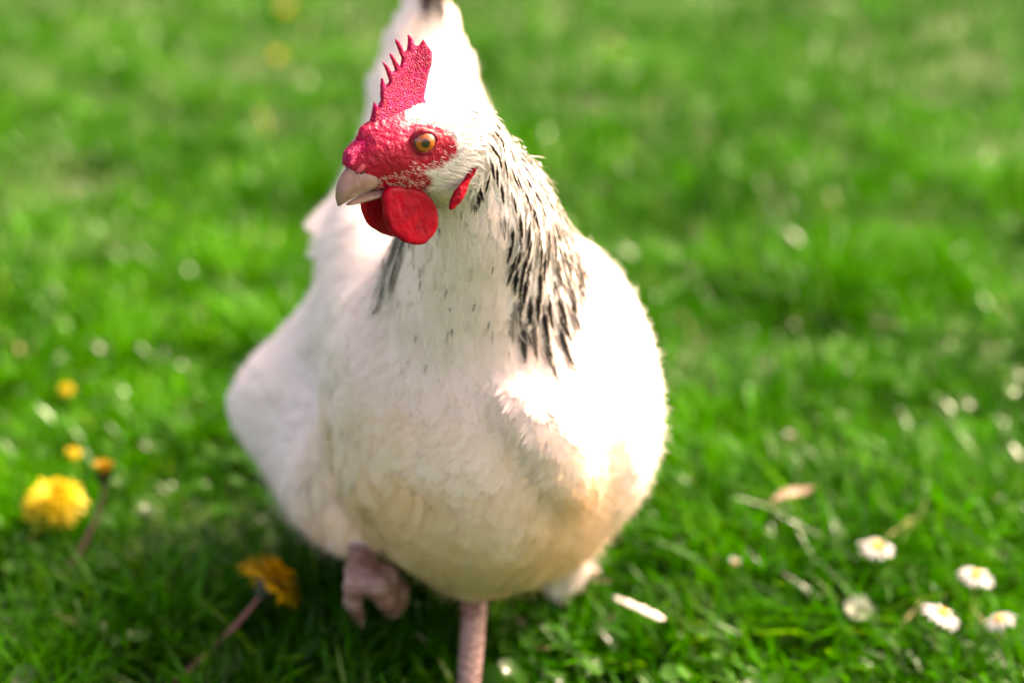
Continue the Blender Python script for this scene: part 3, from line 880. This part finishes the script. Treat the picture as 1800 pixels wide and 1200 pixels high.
# nostrils: a pale flap over a dark slit
m_flap, n, l, b, out = newmat('pink nostril flap'); b.inputs['Base Color'].default_value = (.36, .035, .05, 1); b.inputs['Roughness'].default_value = .4
add_bump(m_flap, 600, .0004, .6)
m_dark, n, l, b, out = newmat('dark hollow'); b.inputs['Base Color'].default_value = (.05, .008, .01, 1); b.inputs['Roughness'].default_value = .6
for s in (1, -1):
    f0, u0 = px_head(641, 296, 7)
    c0 = hd(f0, s * 4.7, u0)
    Rm = np.stack([nrm(hf * .85 - hu * .45), hl, nrm(hf * .45 + hu * .85)])
    blob('nostril_flap', lambda p: ell(p, c0, (.0042, .0016, .0017), Rm), c0, .006, m_flap, .0006)
    c1 = c0 - hu * .0014 + hl * s * .0002 - hf * .0012
    blob('nostril', lambda p: ell(p, c1, (.0036, .0014, .0008), Rm), c1, .005, m_dark, .0005)

# ------------------------------------------------------------------ eyes
m_eye, n, l, b, out = newmat('amber eye')
a = attr_node(n); l.new(a.outputs['Color'], b.inputs['Base Color']); b.inputs['Roughness'].default_value = .04
b.inputs['Coat Weight'].default_value = 1.0; b.inputs['Coat Roughness'].default_value = .01
m_lid, n, l, b, out = newmat('pink red eyelid'); b.inputs['Base Color'].default_value = (.27, .008, .02, 1); b.inputs['Roughness'].default_value = .38; b.inputs['Specular IOR Level'].default_value = .25
add_bump(m_lid, 900, .0005, .8)
for s in (1, -1):
    axis = nrm(hl * s * .90 + hf * .38 + hu * .04); ex = nrm(hf - axis * (hf @ axis)); ez = np.cross(ex, axis) * 1.0
    if ez @ hu < 0: ez = -ez
    ce = EYE if s > 0 else EYE - hl * .036
    ce = ce - axis * .0044
    rE = .0066; nr_, na = 40, 40
    V_ = [ce + axis * rE]; Cc = [np.array([.004, .003, .003])]
    for i in range(1, nr_):
        th = math.pi * .75 * i / nr_
        for j in range(na):
            ph = 2 * math.pi * j / na
            rr_ = rE * math.sin(th)
            V_.append(ce + axis * rE * math.cos(th) + (ex * math.cos(ph) + ez * math.sin(ph)) * rr_)
            rm = rr_ * 1e3 * (1 if th < math.pi / 2 else 99)
            fib = .8 + .4 * random.random()
            if rm < 1.95: cc_ = np.array([.004, .003, .003])
            elif rm < 2.5: cc_ = np.array([.22, .05, .007]) * fib
            elif rm < 4.3: cc_ = np.array([.42, .085, .008]) * fib
            elif rm < 4.9: cc_ = np.array([.10, .02, .006])
            else: cc_ = np.array([.10, .03, .03])
            Cc.append(cc_)
    tris = [[0, 1 + j, 1 + (j + 1) % na] for j in range(na)]
    qd = [[1 + i * na + j, 1 + (i + 1) * na + j, 1 + (i + 1) * na + (j + 1) % na, 1 + i * na + (j + 1) % na] for i in range(nr_ - 2) for j in range(na)]
    lp = np.array([x for t_ in tris for x in t_] + [x for t_ in qd for x in t_]); st = np.concatenate([np.arange(na) * 3, na * 3 + np.arange(len(qd)) * 4])
    eye = add('eye', mesh_np('eye', np.array(V_), lp, st, col=np.array(Cc)), m_eye, hen)
    # lid ring, slightly almond shaped
    rings = []
    for j in range(48):
        ph = 2 * math.pi * j / 48
        al = 1 + .10 * math.cos(2 * ph)
        c_ = ce + (ex * math.cos(ph) * 5.75 * al + ez * math.sin(ph) * 5.3) * 1e-3 + axis * (.0030 - .0006 * math.cos(2 * ph))
        ro = nrm(ex * math.cos(ph) + ez * math.sin(ph))
        mr = (1.15 + .12 * math.sin(ph * 9) + .35 * max(0, math.sin(ph))) * 1e-3
        rings.append(np.array([c_ + (ro * math.cos(t_) + axis * math.sin(t_)) * mr for t_ in np.linspace(0, 2 * math.pi, 12, endpoint=False)]))
    rings.append(rings[0])
    V_, lp, st = loft(rings)
    add('eyelid', mesh_np('eyelid', V_, lp, st), m_lid, eye)

# ------------------------------------------------------------------ claws
m_claw, n, l, b, out = newmat('horn claw'); b.inputs['Base Color'].default_value = (.42, .32, .25, 1); b.inputs['Roughness'].default_value = .4
add_bump(m_claw, 300, .0003, .5)
for pts, r0, r1 in TOES:
    d_ = nrm(pts[-1] - pts[-2]); A = pts[-1] + d_ * r1 * .5
    dn = np.array([0, 0, -.25]) if pts[-1][2] < .02 else np.array([0, .3, -.5])
    rings = []
    for j in range(7):
        s = j / 6; c_ = A + d_ * .012 * s + dn * .012 * s * s * .8
        t_ = nrm(d_ + dn * 1.6 * s); sd = nrm(np.cross(t_, [0, 0, 1.]) + 1e-6); up_ = np.cross(sd, t_)
        rr_ = .0026 * (1 - s) ** .8 + .0001
        rings.append(np.array([c_ + (sd * math.cos(a_) + up_ * math.sin(a_)) * rr_ for a_ in np.linspace(0, 2 * math.pi, 8, endpoint=False)]))
    V_, lp, st = loft(rings); add('claw', mesh_np('claw', V_, lp, st), m_claw, hen)

# ================================================================== LAWN
def leaf_mat(name, trans=.32, gloss=.012, rough=.22):
    m, n, l, b, out = newmat(name); n.remove(b)
    a = attr_node(n)
    df = n.new('ShaderNodeBsdfDiffuse'); l.new(a.outputs['Color'], df.inputs['Color'])
    tr = n.new('ShaderNodeBsdfTranslucent')
    g_ = n.new('ShaderNodeMix'); g_.data_type = 'RGBA'; g_.blend_type = 'MULTIPLY'; g_.inputs[0].default_value = 1; g_.inputs[7].default_value = (.58, 1.1, .25, 1)
    l.new(a.outputs['Color'], g_.inputs[6]); l.new(g_.outputs[2], tr.inputs['Color'])
    gl = n.new('ShaderNodeBsdfGlossy'); gl.inputs['Roughness'].default_value = rough
    mx = n.new('ShaderNodeMixShader'); mx.inputs[0].default_value = trans
    l.new(df.outputs[0], mx.inputs[1]); l.new(tr.outputs[0], mx.inputs[2])
    m2 = n.new('ShaderNodeMixShader'); m2.inputs[0].default_value = gloss
    l.new(mx.outputs[0], m2.inputs[1]); l.new(gl.outputs[0], m2.inputs[2]); l.new(m2.outputs[0], out.inputs[0])
    return m
m_grass = leaf_mat('grass blade')

def blades(xy, L, W, lean, col, segs=3):
    n_ = len(xy)
    z = ground_z(xy[:, 0], xy[:, 1])
    a = rng.uniform(0, 2 * math.pi, n_); d = np.stack([np.cos(a), np.sin(a), np.zeros(n_)], -1)
    tw = a + math.pi / 2 + rng.normal(0, .5, n_); sd = np.stack([np.cos(tw), np.sin(tw), np.zeros(n_)], -1)
    base = np.stack([xy[:, 0], xy[:, 1], z - .003], -1)
    vs = []
    for j in range(segs + 1):
        s = j / segs
        c_ = base + np.array([0, 0, 1.]) * (L * s * (1 - .32 * lean * s))[:, None] + d * (L * lean * s ** 1.8)[:, None]
        wv = (W * (1 - s ** 2.2) * (.75 + .5 * min(s * 2, 1)))[:, None] * .5
        if j < segs: vs += [c_ - sd * wv, c_ + sd * wv]
        else: vs.append(c_)
    v = np.stack(vs, 1); kk = v.shape[1]
    b0 = (np.arange(n_) * kk)[:, None]
    lp = []; st = []; off = 0
    for j in range(segs - 1): lp.append(b0 + [2 * j, 2 * j + 1, 2 * j + 3, 2 * j + 2]); st.append(off); off += 4
    lp.append(b0 + [2 * segs - 2, 2 * segs - 1, 2 * segs]); st.append(off); off += 3
    lp = np.concatenate(lp, 1); st = (np.arange(n_) * off)[:, None] + np.array(st)
    rootdark = np.ones(kk)
    cc = np.repeat(col[:, None], kk, 1)
    return v.reshape(-1, 3), lp.ravel(), st.ravel(), cc.reshape(-1, 3)

def scatter(n_, y0, y1, dens_pow, spread):
    u = rng.random(n_); y = y0 * (y1 / y0) ** (u ** dens_pow)
    x = rng.uniform(-1, 1, n_) * (.20 + spread * y); return np.stack([x, y], -1)
def grass_cols(xy, n_):
    p3 = np.stack([xy[:, 0], xy[:, 1], np.zeros(n_)], -1)
    a = np.clip((vnoise(p3, 4.) - .5) * .6 + (vnoise(p3 + 2., 13.) - .5) * .9 + rng.random(n_) * .5 + .22, 0, 1)[:, None]
    c_ = np.array([.007, .070, .0012]) * (1 - a) + np.array([.032, .192, .001]) * a
    y = (rng.random(n_) < .06)[:, None]; c_ = np.where(y, np.array([.06, .17, .004]), c_)
    s = (rng.random(n_) < .007)[:, None]; c_ = np.where(s, np.array([.30, .25, .13]), c_)
    return c_ * rng.uniform(.55, 1.6, (n_, 1))
NB = 125000
xy = scatter(NB, .72, 7.5, 1.15, .46)
away = np.hypot(xy[:, 0] - STAND_FOOT[0], (xy[:, 1] - STAND_FOOT[1])) > .018
xy = xy[away & ~((xy[:, 0] > -.26) & (xy[:, 0] < -.15) & (np.abs(xy[:, 1] - (.905 + (xy[:, 0] + .24) * .7)) < .035))]; n_ = len(xy)
p3 = np.stack([xy[:, 0], xy[:, 1], np.zeros(n_)], -1)
keep = (vnoise(p3 + 6., 11.) > .36) | (rng.random(n_) < .35); xy = xy[keep]; p3 = p3[keep]; n_ = len(xy)
tuft = vnoise(p3 + 4., 9.)
L = (.022 + .062 * tuft * rng.uniform(.4, 1.35, n_)); W = rng.uniform(.0022, .0056, n_) * (1 + .12 * np.maximum(xy[:, 1] - 1.5, 0))
lean = np.clip(rng.normal(.72, .32, n_), .05, 1.4)
v, lp, st, cc = blades(xy, L, W, lean, grass_cols(xy, n_))
add('lawn_grass', mesh_np('lawn_grass', v, lp, st, cc), m_grass, label='short bright green lawn grass covering the whole ground', cat='grass', kind='stuff')

# low weeds between the blades: small round leaves on short stalks
nW = 9000
xy = scatter(nW, .75, 6, 1.1, .42); z = ground_z(xy[:, 0], xy[:, 1])
clump = vnoise(np.stack([xy[:, 0], xy[:, 1], np.zeros(nW) + 9.], -1), 7.) > .5
xy = xy[clump]; z = z[clump]; nW = len(xy)
cen = np.stack([xy[:, 0], xy[:, 1], z + rng.uniform(.012, .045, nW)], -1)
nrmv = nrm(np.stack([rng.normal(0, .45, nW), rng.normal(0, .45, nW), np.ones(nW)], -1))
aa = rng.uniform(0, 2 * math.pi, nW); t1 = nrm(np.cross(nrmv, np.stack([np.cos(aa), np.sin(aa), np.zeros(nW)], -1))); t2 = np.cross(nrmv, t1)
rl = rng.uniform(.004, .0095, nW)[:, None]; asp = rng.uniform(.55, 1., nW)[:, None]
k8 = 7; vs = [cen - nrmv * rl * .25]
for j in range(k8):
    a = 2 * math.pi * j / k8; vs.append(cen + (t1 * math.cos(a) + t2 * math.sin(a) * asp) * rl)
v = np.stack(vs, 1); b0 = (np.arange(nW) * (k8 + 1))[:, None]
lp = np.concatenate([b0 + [0, 1 + j, 1 + (j + 1) % k8] for j in range(k8)], 1); st = (np.arange(nW) * k8 * 3)[:, None] + np.arange(k8) * 3
wc = np.array([.022, .085, .010]) * rng.uniform(.7, 1.5, (nW, 1)); wc = np.repeat(wc[:, None], k8 + 1, 1)
add('lawn_weeds', mesh_np('lawn_weeds', v.reshape(-1, 3), lp.ravel(), st.ravel(), wc.reshape(-1, 3)), m_grass, label='small round clover leaves scattered low among the grass', cat='weeds', kind='stuff')

# ------------------------------------------------------------------ flowers
def plain(name, col, rough=.5, trans=0.2, bump=(300, .0004)):
    m, n, l, b, out = newmat(name)
    tcx = n.new('ShaderNodeTexCoord'); tx = n.new('ShaderNodeTexNoise'); tx.inputs['Scale'].default_value = bump[0]; l.new(tcx.outputs['Object'], tx.inputs['Vector'])
    mx = n.new('ShaderNodeMix'); mx.data_type = 'RGBA'; mx.inputs[6].default_value = (*[c_ * .72 for c_ in col], 1); mx.inputs[7].default_value = (*[min(c_ * 1.2, .9) for c_ in col], 1)
    l.new(tx.outputs[0], mx.inputs[0]); l.new(mx.outputs[2], b.inputs['Base Color']); b.inputs['Roughness'].default_value = rough
    if trans:
        tr = n.new('ShaderNodeBsdfTranslucent'); l.new(mx.outputs[2], tr.inputs['Color'])
        ms = n.new('ShaderNodeMixShader'); ms.inputs[0].default_value = trans
        l.new(b.outputs[0], ms.inputs[1]); l.new(tr.outputs[0], ms.inputs[2]); l.new(ms.outputs[0], out.inputs[0])
    return m
m_yellow = plain('dandelion yellow', (.64, .47, .002), .6, .3)
m_orange = plain('dandelion orange yellow', (.70, .40, .003), .6, .25)
m_bract = plain('dark green bract', (.030, .050, .016), .55, .05)
m_stemg = plain('green flower stalk', (.16, .24, .05), .45, .1)
m_stemr = plain('reddish flower stalk', (.22, .075, .060), .45, .05)
m_petal = plain('white petal', (.50, .50, .51), .5, .3)
m_disc = plain('yellow daisy disc', (.50, .30, .01), .7, 0)
m_dull = plain('greenish white petal', (.52, .56, .42), .6, .25)

def tube(name, pts, r0, r1, mat, parent, k_=8):
    pts = np.array(pts, float); T = nrm(np.gradient(pts, axis=0)); rings = []
    ref = np.array([.3, .9, .1])
    for j in range(len(pts)):
        sd = nrm(np.cross(T[j], ref)); up_ = np.cross(sd, T[j]); r_ = r0 + (r1 - r0) * j / (len(pts) - 1)
        rings.append(np.array([pts[j] + (sd * math.cos(a_) + up_ * math.sin(a_)) * r_ for a_ in np.linspace(0, 2 * math.pi, k_, endpoint=False)]))
    V_, lp, st = loft(rings); return add(name, mesh_np(name, V_, lp, st), mat, parent)
def frame(up_):
    up_ = nrm(up_); a_ = nrm(np.cross(up_, [.31, .77, .2])); return a_, np.cross(up_, a_), up_
def petals(name, c, up_, rows, mat, parent, notch=False):
    "rows: (count, inner radius, length, width, elevation deg, lift)"
    X, Y_, Z = frame(up_); Vs = []; lp = []; st = []; vo = lo = 0
    for cnt, ri, ln_, wd, ele, lift in rows:
        for i in range(cnt):
            a_ = 2 * math.pi * (i + random.uniform(-.3, .3)) / cnt; e = math.radians(ele + random.uniform(-7, 7)); l2 = ln_ * random.uniform(.88, 1.08)
            out_ = X * math.cos(a_) + Y_ * math.sin(a_); sd = np.cross(Z, out_)
            for j, (s, w_) in enumerate(((0, .5), (.4, 1.), (.8, 1.), (1., .45))):
                e2 = e - s * s * .35
                q = c + Z * lift + out_ * ri + (out_ * math.cos(e2) + Z * math.sin(e2)) * l2 * s
                Vs += [q - sd * wd * w_ * .5 + Z * wd * .12, q + sd * wd * w_ * .5 + Z * wd * .12, ]
            for j in range(3):
                lp += [vo + 2 * j, vo + 2 * j + 1, vo + 2 * j + 3, vo + 2 * j + 2]; st.append(lo); lo += 4
            vo += 8
    return add(name, mesh_np(name, np.array(Vs), lp, st), mat, parent, kind='stuff')
def dome(name, c, up_, r_, hgt, mat, parent, bumpy=.12, under=0.):
    X, Y_, Z = frame(up_); rings = []
    for i in range(9):
        th = (math.pi * .5 + under) * i / 8 + .02
        rings.append(np.array([c + (X * math.cos(a_) + Y_ * math.sin(a_)) * r_ * math.sin(th) * (1 + random.uniform(-bumpy, bumpy)) + Z * hgt * math.cos(th) * (1 + random.uniform(-bumpy, bumpy)) for a_ in np.linspace(0, 2 * math.pi, 16, endpoint=False)]))
    V_, lp, st = loft(rings); return add(name, mesh_np(name, V_, lp, st), mat, parent)
def cup(name, c, up_, r0, r1, hgt, mat, parent, teeth=11):
    "ring of bracts below a flower head"
    X, Y_, Z = frame(up_); rings = []
    for i in range(6):
        s = i / 5; rr_ = r0 + (r1 - r0) * math.sin(s * math.pi * .5)
        rings.append(np.array([c + (X * math.cos(a_) + Y_ * math.sin(a_)) * rr_ * (1 + .08 * math.cos(a_ * teeth)) + Z * (-hgt + hgt * s + (s > .9) * .12 * hgt * math.cos(a_ * teeth)) for a_ in np.linspace(0, 2 * math.pi, 44, endpoint=False)]))
    V_, lp, st = loft(rings); return add(name, mesh_np(name, V_, lp, st), mat, parent)
def stalk(root, head, up_, bow):
    s = np.linspace(0, 1, 9)[:, None]; m_ = (root + head) / 2 + np.asarray(bow)
    e = head - nrm(up_) * np.linalg.norm(head - root) * .25
    return (1 - s) ** 3 * root + 3 * (1 - s) ** 2 * s * m_ + 3 * (1 - s) * s * s * e + s ** 3 * head

def dandelion(c, up_, r_, label, root, mat, stem_mat, openness=1., bow=(0, 0, 0), detail=True):
    c = np.asarray(c, float); up_ = nrm(up_); root = np.asarray(root, float)
    o = empty('dandelion', root, label, 'flower', 'dandelions in the lawn')
    if openness > .7:
        rows = [(34, .10 * r_, r_ * .92, r_ * .17, 4, 0), (32, .08 * r_, r_ * .86, r_ * .16, 22, .04 * r_), (28, .06 * r_, r_ * .76, r_ * .15, 40, .08 * r_), (22, .04 * r_, r_ * .64, r_ * .14, 58, .1 * r_), (14, .02 * r_, r_ * .5, r_ * .13, 76, .1 * r_)]
    else:
        rows = [(22, .25 * r_, r_ * 1.25, r_ * .24, 74, 0), (18, .15 * r_, r_ * 1.3, r_ * .22, 80, 0), (12, .05 * r_, r_ * 1.25, r_ * .2, 86, 0)]
    petals('ray_florets', c, up_, rows, mat, o)
    cr = r_ * (.36 if openness > .7 else .75)
    cup('bracts', c + up_ * r_ * .05, up_, cr * .35, cr, r_ * (.55 if openness > .7 else 1.2), m_bract, o)
    tube('stem', stalk(root, c - up_ * r_ * (.5 if openness > .7 else 1.1), up_, bow), .0019, .0016, stem_mat, o)
    return o
def gpt(x, y): return np.array([x, y, float(ground_z(np.array([x]), np.array([y]))[0])])

h1 = PZ(95, 884, .045); dandelion(h1, (.05, -.32, 1), .0235, 'wide open bright yellow dandelion nearest the left edge', gpt(h1[0] + .03, h1[1] - .02), m_yellow, m_stemr)
h2 = PZ(182, 832, .085); dandelion(h2, (.06, -.05, 1), .0075, 'half closed orange dandelion with dark bracts behind the big yellow one', gpt(h2[0] - .035, h2[1] - .045), m_orange, m_stemr, .3)
h3 = PZ(476, 1022, .062); dandelion(h3, (.56, .50, .64), .0240, 'orange dandelion tipped sideways on a purplish stalk in the shade', gpt(h3[0] - .085, h3[1] - .06), m_orange, m_stemr, 1., (0, 0, -.005))
for (x, y, zz_, r_, lab) in ((116, 684, .035, .0062, 'small blurred yellow dandelion far behind the big one at left'),
                             (128, 796, .045, .0060, 'small yellow dandelion just above the big open one'),
                             (487, 98, .04, .010, 'faint yellow dandelion far off left of the tail'),
                             (502, 16, .04, .012, 'faint orange dandelion at the top edge left of the tail')):
    h_ = PZ(x, y, zz_); dandelion(h_, (0, -.3, 1), r_, lab, gpt(h_[0], h_[1]), m_orange if 'orange' in lab else m_yellow, m_stemg)

def daisy(c, up_, r_, label, root, mat=m_petal, disc=True, half=False):
    c = np.asarray(c, float); up_ = nrm(up_)
    o = empty('daisy', root, label, 'flower', 'daisies in the lawn')
    petals('ray_petals', c, up_, [(17, r_ * .24, r_ * .78, r_ * .185, 8 if not half else 55, 0), (6, r_ * .2, r_ * .7, r_ * .17, 22 if not half else 65, .02 * r_)], mat, o)
    dome('flower_disc', c - nrm(up_) * r_ * .02, up_, r_ * .38, r_ * .34, m_disc if disc else m_dull, o)
    cup('bracts', c + up_ * r_ * .02, up_, r_ * .08, r_ * .3, r_ * .26, m_stemg, o)
    tube('stem', stalk(np.asarray(root, float), c - up_ * r_ * .22, up_, (0, 0, 0)), .0011, .0010, m_stemg, o)
for (x, y, z_, r_, up_, lab, rx, half) in (
    (1540, 962, .048, .0125, (.05, -.12, 1), 'white daisy standing tallest and farthest left of the daisy clump', .03, False),
    (1715, 1012, .050, .0120, (.1, -.02, 1), 'white daisy seen edge-on with yellow centre near right edge', .005, False),
    (1655, 1080, .046, .0130, (.42, -.02, 1), 'white daisy tilted to the right in the middle of the clump', .0, False),
    (1757, 1090, .042, .0105, (-.45, .1, 1), 'white daisy tilted to the left at the right edge', -.01, False)):
    h_ = PZ(x, y, z_); daisy(h_, up_, r_, lab, gpt(h_[0] + rx, h_[1] + .004), half=half)
h_ = PZ(1508, 1072, .03); daisy(h_, (-.1, -.6, .8), .0105, 'dull greenish white daisy low in the grass left of the clump', gpt(h_[0], h_[1] + .012), m_dull, False, True)
for (x, y, lab) in ((1388, 766, 'tiny closed white daisy bud right of the hen halfway up'), (1046, 1004, 'tiny closed white daisy bud beside the hen\'s tail fluff'), (1292, 988, 'tiny closed white daisy bud between the hen and the daisy clump')):
    h_ = PZ(x, y, .035); daisy(h_, (.1, -.1, 1), .0045, lab, gpt(h_[0], h_[1]), half=True)

# fallen white feather and dry leaf in the grass
h_ = PZ(1078, 1048, .040); e_ = PZ(1166, 1088, .038)
ff = empty('fallen_feather', (h_ + e_) / 2, 'small white feather lying in the grass right of the hen\'s leg', 'feather')
def small_feather(A, B, W, parent):
    L_ = np.linalg.norm(B - A); d_ = (B - A) / L_; up_ = nrm(np.array([0, -.25, 1.]) - d_ * (np.array([0, -.25, 1.]) @ d_)); s = np.linspace(0, 1, NS)[:, None]
    R = (A + d_ * s * L_ + up_ * .0008 * np.sin(s * math.pi))[None]; N = np.tile(up_, (1, NS, 1)).reshape(1, NS, 3)
    v, lp, st, nn, cc = barbs(R, N, np.array([L_]), np.array([W]), 34, 'vane', slant=.9, droop=-6, fray=1.5, colf=lambda s_, v_: WHITE * np.ones(s_.shape + (1,)))
    add('vane', mesh_np('vane', v, lp, st, cc, nn), m_feather, parent)
    tube('shaft', R[0], .0006, .0003, m_petal, parent, 6)
small_feather(h_, e_, .0052, ff)
A = PZ(1354, 882, .052); B = PZ(1434, 852, .056)
m_dry = plain('dry brown leaf', (.22, .145, .09), .6, .15)
d_ = B - A; L_ = np.linalg.norm(d_); d_ /= L_; sd = nrm(np.cross(d_, [0, -.5, 1.])); upn = np.cross(sd, d_)
Vs = []; qd = []
for i in range(11):
    s = i / 10; w_ = .0042 * math.sin(math.pi * min(1, s * .97 + .02)) ** .7
    for j in (-1, -.5, 0, .5, 1): Vs.append(A + d_ * L_ * s + sd * w_ * j + upn * (abs(j) ** 2 * w_ * .5 + .002 * math.sin(s * 6)))
for i in range(10):
    for j in range(4): qd.append([i * 5 + j, i * 5 + j + 1, i * 5 + j + 6, i * 5 + j + 5])
add('dry_leaf', mesh_np('dry_leaf', np.array(Vs), *quads(qd)), m_dry, label='dry curled brown leaf lying in the grass right of the hen', cat='leaf')
